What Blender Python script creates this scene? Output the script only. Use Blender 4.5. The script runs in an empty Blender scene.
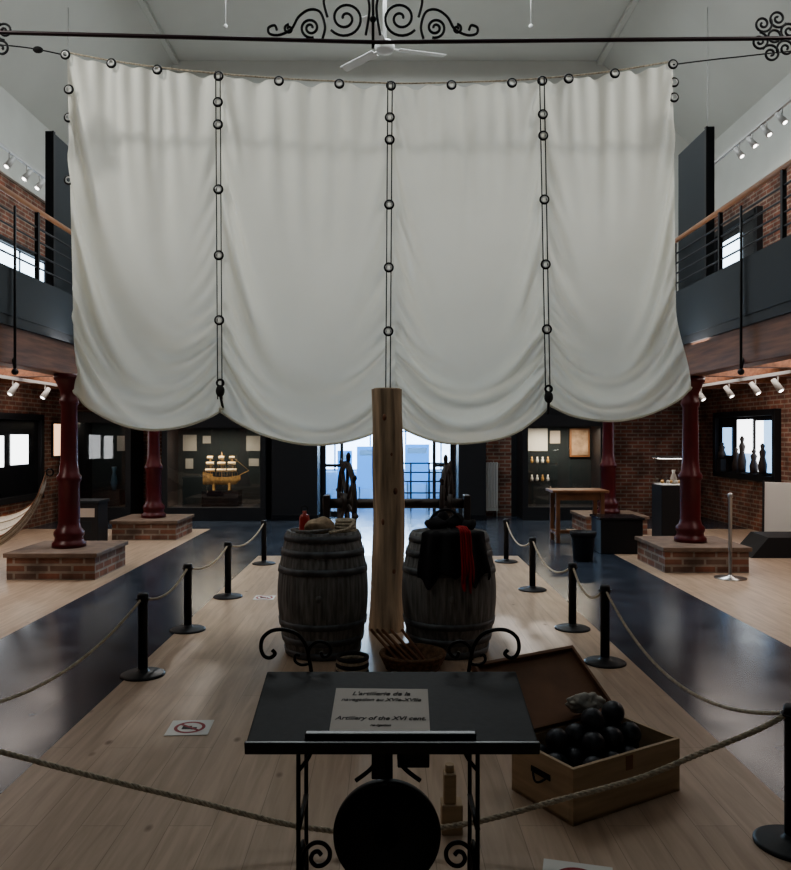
import bpy, bmesh, math, random
import numpy as np
from mathutils import Vector, Matrix, noise
random.seed(7)
pi=math.pi
scene=bpy.context.scene
# ---------------------------------------------------------------- materials
def newmat(name):
    m=bpy.data.materials.new(name); m.use_nodes=True
    nt=m.node_tree; b=nt.nodes['Principled BSDF']
    return m,nt,b
def mat(name,col,rough=0.5,metal=0.0,nscale=0,namt=0.3,bump=0.0,emit=None,es=0,stretch=(1,1,1),trans=0):
    m,nt,b=newmat(name)
    b.inputs['Base Color'].default_value=(*col,1)
    b.inputs['Roughness'].default_value=rough
    b.inputs['Metallic'].default_value=metal
    if trans: b.inputs['Transmission Weight'].default_value=trans
    if emit:
        b.inputs['Emission Color'].default_value=(*emit,1); b.inputs['Emission Strength'].default_value=es
    if nscale:
        tc=nt.nodes.new('ShaderNodeTexCoord'); mp=nt.nodes.new('ShaderNodeMapping')
        mp.inputs['Scale'].default_value=stretch
        n=nt.nodes.new('ShaderNodeTexNoise'); n.inputs['Scale'].default_value=nscale; n.inputs['Detail'].default_value=6
        nt.links.new(tc.outputs['Object'],mp.inputs['Vector']); nt.links.new(mp.outputs['Vector'],n.inputs['Vector'])
        r=nt.nodes.new('ShaderNodeValToRGB')
        r.color_ramp.elements[0].position=0.3; r.color_ramp.elements[1].position=0.7
        r.color_ramp.elements[0].color=(*[c*(1-namt) for c in col],1)
        r.color_ramp.elements[1].color=(*[min(1,c*(1+namt)) for c in col],1)
        nt.links.new(n.outputs['Fac'],r.inputs['Fac']); nt.links.new(r.outputs['Color'],b.inputs['Base Color'])
        if bump:
            bp=nt.nodes.new('ShaderNodeBump'); bp.inputs['Strength'].default_value=bump; bp.inputs['Distance'].default_value=0.01
            nt.links.new(n.outputs['Fac'],bp.inputs['Height']); nt.links.new(bp.outputs['Normal'],b.inputs['Normal'])
    return m
def uvnode(nt,mode):
    tc=nt.nodes.new('ShaderNodeTexCoord'); s=nt.nodes.new('ShaderNodeSeparateXYZ'); c=nt.nodes.new('ShaderNodeCombineXYZ')
    nt.links.new(tc.outputs['Object'],s.inputs[0])
    if mode=='wall':
        a=nt.nodes.new('ShaderNodeMath'); a.operation='ADD'
        nt.links.new(s.outputs[0],a.inputs[0]); nt.links.new(s.outputs[1],a.inputs[1])
        nt.links.new(a.outputs[0],c.inputs[0]); nt.links.new(s.outputs[2],c.inputs[1])
    else:
        nt.links.new(s.outputs[1],c.inputs[0]); nt.links.new(s.outputs[0],c.inputs[1])
    return tc,c
def brickmat(name,c1,c2,mortar,w=.23,h=.075,mort=.012):
    m,nt,b=newmat(name); tc,c=uvnode(nt,'wall')
    t=nt.nodes.new('ShaderNodeTexBrick'); nt.links.new(c.outputs[0],t.inputs['Vector'])
    t.inputs['Color1'].default_value=(*c1,1); t.inputs['Color2'].default_value=(*c2,1); t.inputs['Mortar'].default_value=(*mortar,1)
    t.inputs['Scale'].default_value=1; t.inputs['Brick Width'].default_value=w; t.inputs['Row Height'].default_value=h; t.inputs['Mortar Size'].default_value=mort
    n=nt.nodes.new('ShaderNodeTexNoise'); n.inputs['Scale'].default_value=3.5; n.inputs['Detail'].default_value=8
    nt.links.new(tc.outputs['Object'],n.inputs['Vector'])
    mx=nt.nodes.new('ShaderNodeMix'); mx.data_type='RGBA'; mx.blend_type='MULTIPLY'; mx.inputs[0].default_value=0.8
    r=nt.nodes.new('ShaderNodeValToRGB'); r.color_ramp.elements[0].position=.3; r.color_ramp.elements[0].color=(.35,.33,.32,1); r.color_ramp.elements[1].position=.65
    r.color_ramp.elements[1].color=(1.3,1.25,1.2,1)
    nt.links.new(n.outputs['Fac'],r.inputs[0]); nt.links.new(t.outputs['Color'],mx.inputs[6]); nt.links.new(r.outputs[0],mx.inputs[7])
    nt.links.new(mx.outputs[2],b.inputs['Base Color']); b.inputs['Roughness'].default_value=.85
    bp=nt.nodes.new('ShaderNodeBump'); bp.inputs['Strength'].default_value=.6; bp.inputs['Distance'].default_value=.01; bp.invert=True
    nt.links.new(t.outputs['Fac'],bp.inputs['Height']); nt.links.new(bp.outputs[0],b.inputs['Normal'])
    return m
def plankmat(name,c1,c2,gap,w=1.6,h=.18,rough=.38,mode='floor'):
    m,nt,b=newmat(name); tc,c=uvnode(nt,mode)
    t=nt.nodes.new('ShaderNodeTexBrick'); nt.links.new(c.outputs[0],t.inputs['Vector'])
    t.inputs['Color1'].default_value=(*c1,1); t.inputs['Color2'].default_value=(*c2,1); t.inputs['Mortar'].default_value=(*gap,1)
    t.inputs['Scale'].default_value=1; t.inputs['Brick Width'].default_value=w; t.inputs['Row Height'].default_value=h; t.inputs['Mortar Size'].default_value=.0014
    mp=nt.nodes.new('ShaderNodeMapping'); mp.inputs['Scale'].default_value=(1.2,14,1)
    n=nt.nodes.new('ShaderNodeTexNoise'); n.inputs['Scale'].default_value=1.6; n.inputs['Detail'].default_value=8; n.inputs['Distortion'].default_value=.6
    nt.links.new(c.outputs[0],mp.inputs[0]); nt.links.new(mp.outputs[0],n.inputs['Vector'])
    r=nt.nodes.new('ShaderNodeValToRGB'); r.color_ramp.elements[0].position=.3; r.color_ramp.elements[0].color=(.76,.72,.68,1)
    r.color_ramp.elements[1].position=.65; r.color_ramp.elements[1].color=(1.05,1.04,1.03,1)
    mx=nt.nodes.new('ShaderNodeMix'); mx.data_type='RGBA'; mx.blend_type='MULTIPLY'; mx.inputs[0].default_value=.9
    nt.links.new(n.outputs['Fac'],r.inputs[0]); nt.links.new(t.outputs['Color'],mx.inputs[6]); nt.links.new(r.outputs[0],mx.inputs[7])
    v=nt.nodes.new('ShaderNodeTexVoronoi'); v.inputs['Scale'].default_value=2.2
    mp2=nt.nodes.new('ShaderNodeMapping'); mp2.inputs['Scale'].default_value=(1,1.8,1)
    nt.links.new(c.outputs[0],mp2.inputs[0]); nt.links.new(mp2.outputs[0],v.inputs['Vector'])
    r2=nt.nodes.new('ShaderNodeValToRGB'); r2.color_ramp.elements[0].color=(.28,.20,.15,1); r2.color_ramp.elements[0].position=.03
    r2.color_ramp.elements[1].position=.09; r2.color_ramp.elements[1].color=(1,1,1,1)
    nt.links.new(v.outputs['Distance'],r2.inputs[0])
    mx2=nt.nodes.new('ShaderNodeMix'); mx2.data_type='RGBA'; mx2.blend_type='MULTIPLY'; mx2.inputs[0].default_value=.8
    nt.links.new(mx.outputs[2],mx2.inputs[6]); nt.links.new(r2.outputs[0],mx2.inputs[7])
    nt.links.new(mx2.outputs[2],b.inputs['Base Color'])
    b.inputs['Roughness'].default_value=rough
    return m
def tilemat(name):
    m,nt,b=newmat(name); tc,c=uvnode(nt,'floor')
    t=nt.nodes.new('ShaderNodeTexBrick'); nt.links.new(c.outputs[0],t.inputs['Vector']); t.offset=0
    t.inputs['Color1'].default_value=(.036,.048,.070,1); t.inputs['Color2'].default_value=(.048,.062,.088,1); t.inputs['Mortar'].default_value=(.018,.022,.03,1)
    t.inputs['Scale'].default_value=1; t.inputs['Brick Width'].default_value=.66; t.inputs['Row Height'].default_value=.66; t.inputs['Mortar Size'].default_value=.004
    n=nt.nodes.new('ShaderNodeTexNoise'); n.inputs['Scale'].default_value=3.2; n.inputs['Detail'].default_value=6; n.inputs['Roughness'].default_value=.45
    nt.links.new(tc.outputs['Object'],n.inputs['Vector'])
    r=nt.nodes.new('ShaderNodeMapRange'); r.inputs[3].default_value=.14; r.inputs[4].default_value=.30
    nt.links.new(n.outputs['Fac'],r.inputs[0]); nt.links.new(r.outputs[0],b.inputs['Roughness'])
    mx=nt.nodes.new('ShaderNodeMix'); mx.data_type='RGBA'; mx.blend_type='MULTIPLY'; mx.inputs[0].default_value=.6
    r3=nt.nodes.new('ShaderNodeValToRGB'); r3.color_ramp.elements[0].position=.25; r3.color_ramp.elements[1].position=.8; r3.color_ramp.elements[1].color=(1.7,1.7,1.65,1); r3.color_ramp.elements[0].color=(.5,.5,.55,1)
    nt.links.new(n.outputs['Fac'],r3.inputs[0])
    nt.links.new(t.outputs['Color'],mx.inputs[6]); nt.links.new(r3.outputs[0],mx.inputs[7]); nt.links.new(mx.outputs[2],b.inputs['Base Color'])
    b.inputs['Specular IOR Level'].default_value=.75; b.inputs['Specular Tint'].default_value=(.78,.88,1,1)
    return m
def clothmat(name,col,tl=.35,bump=.15):
    m=bpy.data.materials.new(name); m.use_nodes=True; nt=m.node_tree; nt.nodes.clear()
    o=nt.nodes.new('ShaderNodeOutputMaterial'); d=nt.nodes.new('ShaderNodeBsdfDiffuse'); t=nt.nodes.new('ShaderNodeBsdfTranslucent'); mx=nt.nodes.new('ShaderNodeMixShader')
    mx.inputs[0].default_value=tl
    tc=nt.nodes.new('ShaderNodeTexCoord'); n=nt.nodes.new('ShaderNodeTexNoise'); n.inputs['Scale'].default_value=1.3; n.inputs['Detail'].default_value=8
    nt.links.new(tc.outputs['Object'],n.inputs['Vector'])
    r=nt.nodes.new('ShaderNodeValToRGB'); r.color_ramp.elements[0].position=.3; r.color_ramp.elements[1].position=.7
    r.color_ramp.elements[0].color=(*[c*.93 for c in col],1); r.color_ramp.elements[1].color=(*col,1)
    nt.links.new(n.outputs['Fac'],r.inputs[0]); nt.links.new(r.outputs[0],d.inputs[0]); nt.links.new(r.outputs[0],t.inputs[0])
    n2=nt.nodes.new('ShaderNodeTexNoise'); n2.inputs['Scale'].default_value=7; n2.inputs['Detail'].default_value=4
    nt.links.new(tc.outputs['Object'],n2.inputs['Vector'])
    bp=nt.nodes.new('ShaderNodeBump'); bp.inputs['Strength'].default_value=bump; bp.inputs['Distance'].default_value=.02
    nt.links.new(n2.outputs['Fac'],bp.inputs['Height']); nt.links.new(bp.outputs[0],d.inputs['Normal'])
    nt.links.new(d.outputs[0],mx.inputs[1]); nt.links.new(t.outputs[0],mx.inputs[2]); nt.links.new(mx.outputs[0],o.inputs[0])
    return m
def glassmat(name):
    m=bpy.data.materials.new(name); m.use_nodes=True; nt=m.node_tree; nt.nodes.clear()
    o=nt.nodes.new('ShaderNodeOutputMaterial'); a=nt.nodes.new('ShaderNodeBsdfTransparent'); g=nt.nodes.new('ShaderNodeBsdfGlossy'); mx=nt.nodes.new('ShaderNodeMixShader')
    g.inputs['Roughness'].default_value=.03; mx.inputs[0].default_value=.07
    nt.links.new(a.outputs[0],mx.inputs[1]); nt.links.new(g.outputs[0],mx.inputs[2]); nt.links.new(mx.outputs[0],o.inputs[0]); return m

FLOORW=plankmat('pale_oak_floor',(.54,.42,.325),(.48,.37,.285),(.30,.23,.17))
TILE=tilemat('slate_tile')
BRICK=brickmat('brick',(.27,.105,.07),(.16,.08,.065),(.30,.25,.21))
BRICK2=brickmat('pedestal_brick',(.26,.12,.085),(.17,.12,.10),(.30,.26,.23),.26,.085,.014)
PLASTER=mat('plaster',(.60,.61,.58),.9,nscale=1.2,namt=.05)
CEIL=mat('ceiling_paint',(.60,.62,.59),.9,nscale=.8,namt=.04)
BEAMW=mat('gallery_wood',(.18,.08,.045),.5,nscale=3,namt=.4,stretch=(8,.6,8))
HANDW=mat('handrail_wood',(.28,.14,.075),.35)
BLACK=mat('matte_black',(.012,.013,.017),.55)
BLACKG=mat('black_gloss',(.012,.013,.017),.25)
IRON=mat('wrought_iron',(.012,.012,.014),.45,.6)
RING=mat('grommet_zinc',(.55,.55,.55),.4,.5)
IRONRED=mat('painted_tie_rod',(.025,.008,.012),.45)
REDCOL=mat('oxblood_paint',(.085,.008,.012),.35,nscale=5,namt=.2)
SLATEP=mat('dark_blue_panel',(.009,.014,.020),.6)
CASEB=mat('case_lining',(.010,.020,.026),.7)
STONE=mat('pedestal_cap',(.19,.135,.105),.7,nscale=6,namt=.25)
ROPE=mat('hemp_rope',(.50,.44,.35),.9,nscale=60,namt=.35,bump=.6)
DROPE=mat('dark_rope',(.02,.02,.022),.8)
SAIL=clothmat('sail_canvas',(.87,.86,.785),.40)
BARW=mat('weathered_stave',(.20,.20,.20),.7,nscale=5,namt=.5,bump=.3,stretch=(9,9,.8))
HOOP=mat('hoop_iron',(.13,.14,.155),.5,.4,nscale=12,namt=.4)
LOG=mat('pine_log',(.35,.26,.18),.75,nscale=2.4,namt=.5,bump=.8,stretch=(9,9,.7))
LEATH=mat('black_leatherette',(.009,.009,.013),.62,nscale=40,namt=.2,bump=.08)
PAPER=mat('paper',(.50,.45,.41),.6,nscale=3,namt=.06)
LABEL=mat('case_label',(.34,.34,.33),.6)
WHITE=mat('white_board',(.72,.72,.70),.6)
INK=mat('ink',(.04,.035,.035),.8)
REDP=mat('sign_red',(.30,.03,.04),.6)
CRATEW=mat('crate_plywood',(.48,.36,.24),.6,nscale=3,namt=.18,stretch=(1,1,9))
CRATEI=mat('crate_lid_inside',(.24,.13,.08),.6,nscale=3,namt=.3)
BALL=mat('cast_iron_ball',(.04,.043,.054),.40,.2,nscale=25,namt=.5,bump=.3)
GLASS=glassmat('case_glass')
WINL=mat('daylight_pane',(.8,.9,1),.4,emit=(.66,.84,1),es=4.2)
LBOX=mat('lightbox_white',(.9,.9,.9),.5,emit=(.93,.97,1),es=3.5)
LBOXB=mat('lightbox_blue',(.5,.7,.9),.5,emit=(.35,.62,1),es=1.6)
LBOXW=mat('lightbox_warm',(.9,.6,.4),.5,emit=(1,.62,.38),es=1.6)
LAMP=mat('lamp_face',(1,1,1),.5,emit=(1,.96,.9),es=7)
CAN=mat('lamp_housing',(.5,.5,.49),.4)
GOLD=mat('golden_hull',(.52,.32,.13),.45,nscale=20,namt=.3)
GSAIL=mat('model_sail',(.80,.66,.46),.7)
BLUEP=mat('blue_panel_glow',(.08,.26,.60),.5,emit=(.08,.32,.85),es=1.3)  # panels are no lamps; their brightness is put in as emission
WALLC=mat('vestibule_paint',(.55,.74,.92),.7)
STEEL=mat('brushed_steel',(.5,.5,.5),.3,.9)
TABLEW=mat('table_oak',(.22,.10,.05),.45,nscale=4,namt=.3)
TABLED=mat('dark_teak',(.03,.02,.018),.5)
CLOTHB=mat('dark_coat',(.010,.010,.014),.85)
CLOTHR=mat('red_sash',(.42,.012,.018),.7)
CLOTHW=mat('crumpled_rag',(.50,.48,.44),.9)
WICK=mat('wicker',(.16,.09,.05),.8,nscale=40,namt=.5,bump=.5)
BREAD=mat('burlap',(.46,.36,.26),.9,nscale=30,namt=.3,bump=.4)
REDJ=mat('red_lantern_paint',(.38,.03,.02),.35)
HAMM=mat('hammock_cotton',(.78,.75,.68),.9,nscale=50,namt=.12)
PAINTG=mat('portrait_canvas',(.35,.25,.18),.6,nscale=4,namt=.7)
BOTT=mat('blue_glass_item',(.08,.16,.24),.3)

# ---------------------------------------------------------------- mesh builder
class M:
    def __init__(s,name): s.name=name; s.bm=bmesh.new(); s.mats=[]
    def mi(s,m):
        if m not in s.mats: s.mats.append(m)
        return s.mats.index(m)
    def _fin(s,verts,m,smooth=False):
        i=s.mi(m); fs=set(f for v in verts for f in v.link_faces)
        for f in fs: f.material_index=i; f.smooth=smooth
    def box(s,x0,x1,y0,y1,z0,z1,m,bev=0,mtx=None):
        c=Vector(((x0+x1)/2,(y0+y1)/2,(z0+z1)/2))
        r=bmesh.ops.create_cube(s.bm,size=1,matrix=Matrix.Translation(c)@Matrix.Diagonal((abs(x1-x0),abs(y1-y0),abs(z1-z0),1)))
        vs=r['verts']
        if bev:
            es=list(set(e for v in vs for e in v.link_edges))
            rb=bmesh.ops.bevel(s.bm,geom=es,offset=bev,segments=2,affect='EDGES',profile=.5)
            vs=list(set(v for f in rb['faces'] for v in f.verts)|set(v for v in vs if v.is_valid))
            seen=set(vs); st=list(vs)
            while st:
                v=st.pop()
                for e in v.link_edges:
                    o=e.other_vert(v)
                    if o not in seen: seen.add(o); st.append(o)
            vs=list(seen)
        if mtx is not None: bmesh.ops.transform(s.bm,matrix=mtx,verts=vs)
        s._fin(vs,m); return vs
    def lathe(s,prof,c,m,seg=32,mtx=None,smooth=True,rmod=None):
        rings=[];allv=[]
        for (r,z) in prof:
            ring=[]
            for k in range(seg):
                a=2*pi*k/seg; rr=r*(rmod(k) if rmod else 1)
                v=Vector((rr*math.cos(a),rr*math.sin(a),z))
                if mtx is not None: v=mtx@v
                ring.append(s.bm.verts.new(v+Vector(c)))
            rings.append(ring); allv+=ring
        i=s.mi(m)
        for a,b in zip(rings,rings[1:]):
            for k in range(seg):
                f=s.bm.faces.new((a[k],a[(k+1)%seg],b[(k+1)%seg],b[k])); f.material_index=i; f.smooth=smooth
        for ring,rev in ((rings[0],True),(rings[-1],False)):
            f=s.bm.faces.new(ring[::-1] if rev else ring); f.material_index=i
        return allv
    def cyl(s,p0,p1,r,m,seg=16,r2=None):
        p0=Vector(p0);p1=Vector(p1);d=p1-p0
        q=d.to_track_quat('Z','Y').to_matrix()
        return s.lathe([(r,0),(r if r2 is None else r2,d.length)],p0,m,seg,q)
    def tube(s,pts,r,m,seg=8,closed=False,rf=None):
        pts=[Vector(p) for p in pts]; n=len(pts); rings=[]; nrm=None
        for k,p in enumerate(pts):
            if closed: t=(pts[(k+1)%n]-pts[k-1])
            else: t=pts[min(k+1,n-1)]-pts[max(k-1,0)]
            if t.length<1e-9: t=Vector((0,0,1))
            t.normalize()
            if nrm is None: nrm=t.orthogonal().normalized()
            else:
                nrm=nrm-t*nrm.dot(t)
                if nrm.length<1e-6: nrm=t.orthogonal()
                nrm.normalize()
            bn=t.cross(nrm); rr=r*(rf(k/(n-1)) if rf else 1)
            rings.append([s.bm.verts.new(p+(nrm*math.cos(2*pi*j/seg)+bn*math.sin(2*pi*j/seg))*rr) for j in range(seg)])
        i=s.mi(m); prs=list(zip(rings,rings[1:]))
        if closed: prs.append((rings[-1],rings[0]))
        for a,b in prs:
            for j in range(seg):
                f=s.bm.faces.new((a[j],a[(j+1)%seg],b[(j+1)%seg],b[j])); f.material_index=i; f.smooth=True
        if not closed:
            for ring in (rings[0][::-1],rings[-1]):
                f=s.bm.faces.new(ring); f.material_index=i
    def torus(s,c,R,r,m,axis='Y',n=28,seg=8,sx=1,sz=1):
        pts=[]
        for k in range(n):
            a=2*pi*k/n; u,v=R*math.cos(a)*sx,R*math.sin(a)*sz
            pts.append(Vector(c)+(Vector((u,0,v)) if axis=='Y' else Vector((u,v,0)) if axis=='Z' else Vector((0,u,v))))
        s.tube(pts,r,m,seg,closed=True)
    def sphere(s,c,r,m,sc=(1,1,1),sub=3,rot=None):
        mt=Matrix.Translation(c)@(rot.to_4x4() if rot else Matrix())@Matrix.Diagonal((r*sc[0],r*sc[1],r*sc[2],1))
        q=bmesh.ops.create_icosphere(s.bm,subdivisions=sub,radius=1,matrix=mt); s._fin(q['verts'],m,True); return q['verts']
    def grid(s,fn,nu,nv,m,smooth=True):
        g=[[s.bm.verts.new(fn(u/nu,v/nv)) for u in range(nu+1)] for v in range(nv+1)]
        i=s.mi(m)
        for v in range(nv):
            for u in range(nu):
                f=s.bm.faces.new((g[v][u],g[v][u+1],g[v+1][u+1],g[v+1][u])); f.material_index=i; f.smooth=smooth
        return g
    def poly(s,pts,m):
        f=s.bm.faces.new([s.bm.verts.new(p) for p in pts]); f.material_index=s.mi(m); return f
    def done(s,recenter=True,solid=0,fixn=True):
        if fixn: bmesh.ops.recalc_face_normals(s.bm,faces=s.bm.faces)
        me=bpy.data.meshes.new(s.name); 
        off=Vector((0,0,0))
        if recenter:
            xs=[v.co.x for v in s.bm.verts];ys=[v.co.y for v in s.bm.verts];zs=[v.co.z for v in s.bm.verts]
            off=Vector(((min(xs)+max(xs))/2,(min(ys)+max(ys))/2,min(zs)))
            bmesh.ops.translate(s.bm,vec=-off,verts=s.bm.verts)
        s.bm.to_mesh(me); s.bm.free()
        for m in s.mats: me.materials.append(m)
        o=bpy.data.objects.new(s.name,me); o.location=off; scene.collection.objects.link(o)
        if solid:
            md=o.modifiers.new('thick','SOLIDIFY'); md.thickness=solid; md.offset=0
        return o
def child(o,p):
    o.parent=p; o.matrix_parent_inverse=Matrix.Translation(p.location).inverted()
def text(body,size,loc,rot,m,parent,name):
    c=bpy.data.curves.new(name,'FONT'); c.body=body; c.size=size; c.align_x='CENTER'; c.extrude=.0003; c.shear=.3; c.offset=.0004
    c.materials.append(m); o=bpy.data.objects.new(name,c); scene.collection.objects.link(o)
    o.location=loc; o.rotation_euler=rot; child(o,parent); return o
def smooth_interp(tab,x):
    n=len(tab)
    if x<=tab[0][0]: return tab[0][1]
    if x>=tab[-1][0]: return tab[-1][1]
    for i in range(n-1):
        if tab[i][0]<=x<=tab[i+1][0]:
            x0,y0=tab[i];x1,y1=tab[i+1]
            m0=(y1-tab[i-1][1])/(x1-tab[i-1][0]) if i>0 else (y1-y0)/(x1-x0)
            m1=(tab[i+2][1]-y0)/(tab[i+2][0]-x0) if i<n-2 else (y1-y0)/(x1-x0)
            h=x1-x0;t=(x-x0)/h
            return (2*t**3-3*t*t+1)*y0+(t**3-2*t*t+t)*h*m0+(-2*t**3+3*t*t)*y1+(t**3-t*t)*h*m1
def catmull(pts,n=10):
    P=[Vector(p) for p in pts]; out=[]
    for i in range(len(P)-1):
        a=P[max(i-1,0)];b=P[i];c=P[i+1];d=P[min(i+2,len(P)-1)]
        for k in range(n):
            t=k/n; out.append(.5*((2*b)+(c-a)*t+(2*a-5*b+4*c-d)*t*t+(-a+3*b-3*c+d)*t**3))
    out.append(P[-1]); return out

# ---------------------------------------------------------------- room shell
WX=6.2; WY=15.5; Y0=-4.0
f=M('floor')
def rect(m,x0,x1,y0,y1,z=0):
    f.poly([(x0,y0,z),(x1,y0,z),(x1,y1,z),(x0,y1,z)],m)
rect(FLOORW,-1.73,1.73,Y0,10.4); rect(TILE,-3.05,-1.73,Y0,10.4); rect(TILE,1.73,3.05,Y0,10.4)
rect(FLOORW,-WX,-3.05,Y0,13.4); rect(FLOORW,3.05,WX,Y0,13.4)
rect(TILE,-3.05,3.05,10.4,13.4); rect(TILE,-WX,WX,13.4,WY+4.2)
f.box(-WX-.2,WX+.2,Y0,WY+4.2,-.2,-.01,STONE)
f.done(False)
for nm,sg in (('wall_left',-1),('wall_right',1)):
    w=M(nm); a,b=sorted((sg*WX,sg*(WX+.2)))
    w.box(a,b,Y0,WY+.2,0,5.85,BRICK); w.box(a,b,Y0,WY+.2,5.85,7.2,PLASTER)
    a,b=sorted((sg*(WX-.06),sg*WX)); w.box(a,b,Y0,WY,5.8,5.9,PLASTER)
    w.done(False)
w=M('wall_back')
w.box(-WX,-4.5,WY,WY+.2,0,2.35,BRICK); w.box(-4.5,-1.31,WY,WY+.2,0,2.35,BLACK)
w.box(1.31,2.45,WY,WY+.2,0,2.35,BRICK); w.box(2.45,4.15,WY,WY+.2,0,2.35,BLACK); w.box(4.15,WX,WY,WY+.2,0,2.35,BRICK)
w.box(-WX,WX,WY,WY+.2,2.35,9.2,PLASTER)
w.done(False)
w=M('wall_front'); w.box(-WX,WX,Y0-.2,Y0,0,9.2,PLASTER); w.done(False)
c=M('ceiling')
prof=[(-WX,7.2),(-4.2,9.05),(4.2,9.05),(WX,7.2)]
for (xa,za),(xb,zb) in zip(prof,prof[1:]):
    c.poly([(xa,Y0,za),(xb,Y0,zb),(xb,WY,zb),(xa,WY,za)],CEIL)
    c.poly([(xa,Y0,za+.15),(xb,Y0,zb+.15),(xb,WY,zb+.15),(xa,WY,za+.15)],CEIL)
c.done(False,fixn=False)
for sg in (-1,1):
    t=M('trim_%d'%(1 if sg<0 else 2)); t.box(sg*4.2-.05,sg*4.2+.05,Y0,WY,8.97,9.04,CEIL); t.done(False)
v=M('wall_vestibule')
v.box(-2.9,-2.8,WY+.2,WY+4,0,2.8,WALLC); v.box(2.8,2.9,WY+.2,WY+4,0,2.8,WALLC)
v.box(-2.9,2.9,WY+4,WY+4.1,0,2.8,WALLC); v.box(-2.9,2.9,WY+.2,WY+4.1,2.8,2.9,WALLC)
v.done(False)
def window(name,x0,x1,z0,z1,y,nm,mw=.04,pane=WINL):
    w=M(name); w.box(x0,x1,y-.02,y-.01,z0,z1,pane)
    for k in range(nm+1):
        xx=x0+(x1-x0)*k/nm; w.box(xx-mw/2,xx+mw/2,y-.07,y-.02,z0-mw/2,z1+mw/2,WALLC)
    for zz in (z0,(z0*.45+z1*.55),z1): w.box(x0,x1,y-.07,y-.02,zz-mw/2,zz+mw/2,WALLC)
    return w.done(False)
window('window_1',-2.2,2.2,.75,2.5,WY+3.97,5)
for i,(xa,xb,za,zb) in enumerate(((-1.20,-.85,.4,1.25),(-.74,-.22,.35,1.35),(.40,.98,.45,1.40))):
    p=M('exhibition_panel'); p.box(xa,xb,WY+3.0,WY+3.05,za,zb,BLUEP,.01)
    p.box(xa+.06,xb-.06,WY+2.99,WY+3.0,zb-.22,zb-.08,WALLC); 
    p.box(xa+.05,xa+.08,WY+2.9,WY+3.15,0,za+.05,STEEL); p.box(xb-.08,xb-.05,WY+2.9,WY+3.15,0,za+.05,STEEL); p.done()
p=M('handrail')
for x in (.1,.5,.9,1.3): p.cyl((x,WY+1.6,0),(x,WY+1.6,1.0),.02,BLACK)
for z in (.35,.6,.8,1.0): p.cyl((.06,WY+1.6,z+(.0)),(1.5,WY+1.6,z),.016,BLACK)
p.done()
d=M('door_1')
for x in (-1.31,1.23): d.box(x,x+.08,WY-.06,WY-.002,0,2.35,BLACK)
d.box(-1.31,1.31,WY-.06,WY-.002,2.27,2.35,BLACK)
for x in (-.92,.92): d.box(x-.03,x+.03,WY,WY+.08,0,2.27,BLACK)
for (a,b) in ((-1.23,-.95),(.95,1.23)):
    d.box(a,b,WY+.03,WY+.04,.1,2.25,GLASS); d.box(a,b,WY,WY+.07,.0,.1,BLACK); d.box(a,b,WY,WY+.07,.98,1.04,BLACK)
d.done(False)
for xa,xb in ((-2.2,-1.33),(1.33,1.85)):
    p=M('portal_partition'); p.box(xa,xb,WY-.8,WY-.02,0,2.3,BLACK,.01); p.box(xa-.01,xb+.01,WY-.81,WY-.01,0,.1,BLACKG); p.done()
def sidewin(name,sg,y0,y1,z0,z1,panes,frame=BLACK,depth=.1,fw=.1):
    w=M(name)
    def bx(a,b,ya,yb,za,zb,m,bev=0):
        xa,xb=sorted((sg*(WX-a),sg*(WX-b))); w.box(xa,xb,ya,yb,za,zb,m,bev)
    bx(.0,.03,y0,y1,z0,z1,BLACKG)
    bx(0,depth,y0-fw/2,y0+fw/2,z0-fw/2,z1+fw/2,frame); bx(0,depth,y1-fw/2,y1+fw/2,z0-fw/2,z1+fw/2,frame)
    bx(0,depth,y0,y1,z0-fw/2,z0+fw/2,frame); bx(0,depth,y0,y1,z1-fw/2,z1+fw/2,frame)
    for (ya,yb,za,zb,m) in panes: bx(.03,.045,ya,yb,za,zb,m)
    return w.done(False)
w2=[(12.5,12.78,1.0,1.85,LBOXB),(12.80,13.05,1.0,1.85,LBOX),(13.2,13.75,1.30,1.88,LBOX),(13.2,13.75,.98,1.30,LBOXB),(14.0,14.35,1.25,1.75,LBOXB)]
sidewin('window_2',1,12.35,14.6,.9,1.98,w2)
p=M('backlit_figurines')
for (yc,zc,hh) in ((12.62,1.0,.50),(12.92,1.0,.40),(13.35,1.0,.62),(13.58,1.0,.42),(14.15,1.2,.3)):
    p.lathe([(.06,0),(.07,hh*.3),(.04,hh*.55),(.055,hh*.72),(.025,hh*.82),(.04,hh*.92),(.01,hh)],(WX-.14,yc,zc-.02),TABLED,12)
    p.box(WX-.2,WX-.105,yc-.09,yc+.09,.955,zc-.02,BLACK)
p.done()
sidewin('window_3',-1,11.6,13.8,.55,1.92,[(12.75,13.35,1.12,1.62,LBOX),(12.0,12.5,1.1,1.6,LBOX)])
sidewin('window_4',1,12.95,14.7,4.35,5.35,[(13.6,14.35,4.5,5.15,WINL)])
sidewin('window_5',-1,11.2,14.0,4.1,4.72,[(11.25,12.1,4.15,4.67,WINL),(12.2,13.0,4.15,4.67,WINL),(13.1,13.95,4.15,4.67,WINL)],fw=.06)
p=M('lit_poster'); p.box(-WX+.002,-WX+.04,14.35,14.75,1.2,1.85,BLACK,.005); p.box(-WX+.04,-WX+.05,14.38,14.72,1.23,1.82,LBOXW); p.done()

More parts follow.
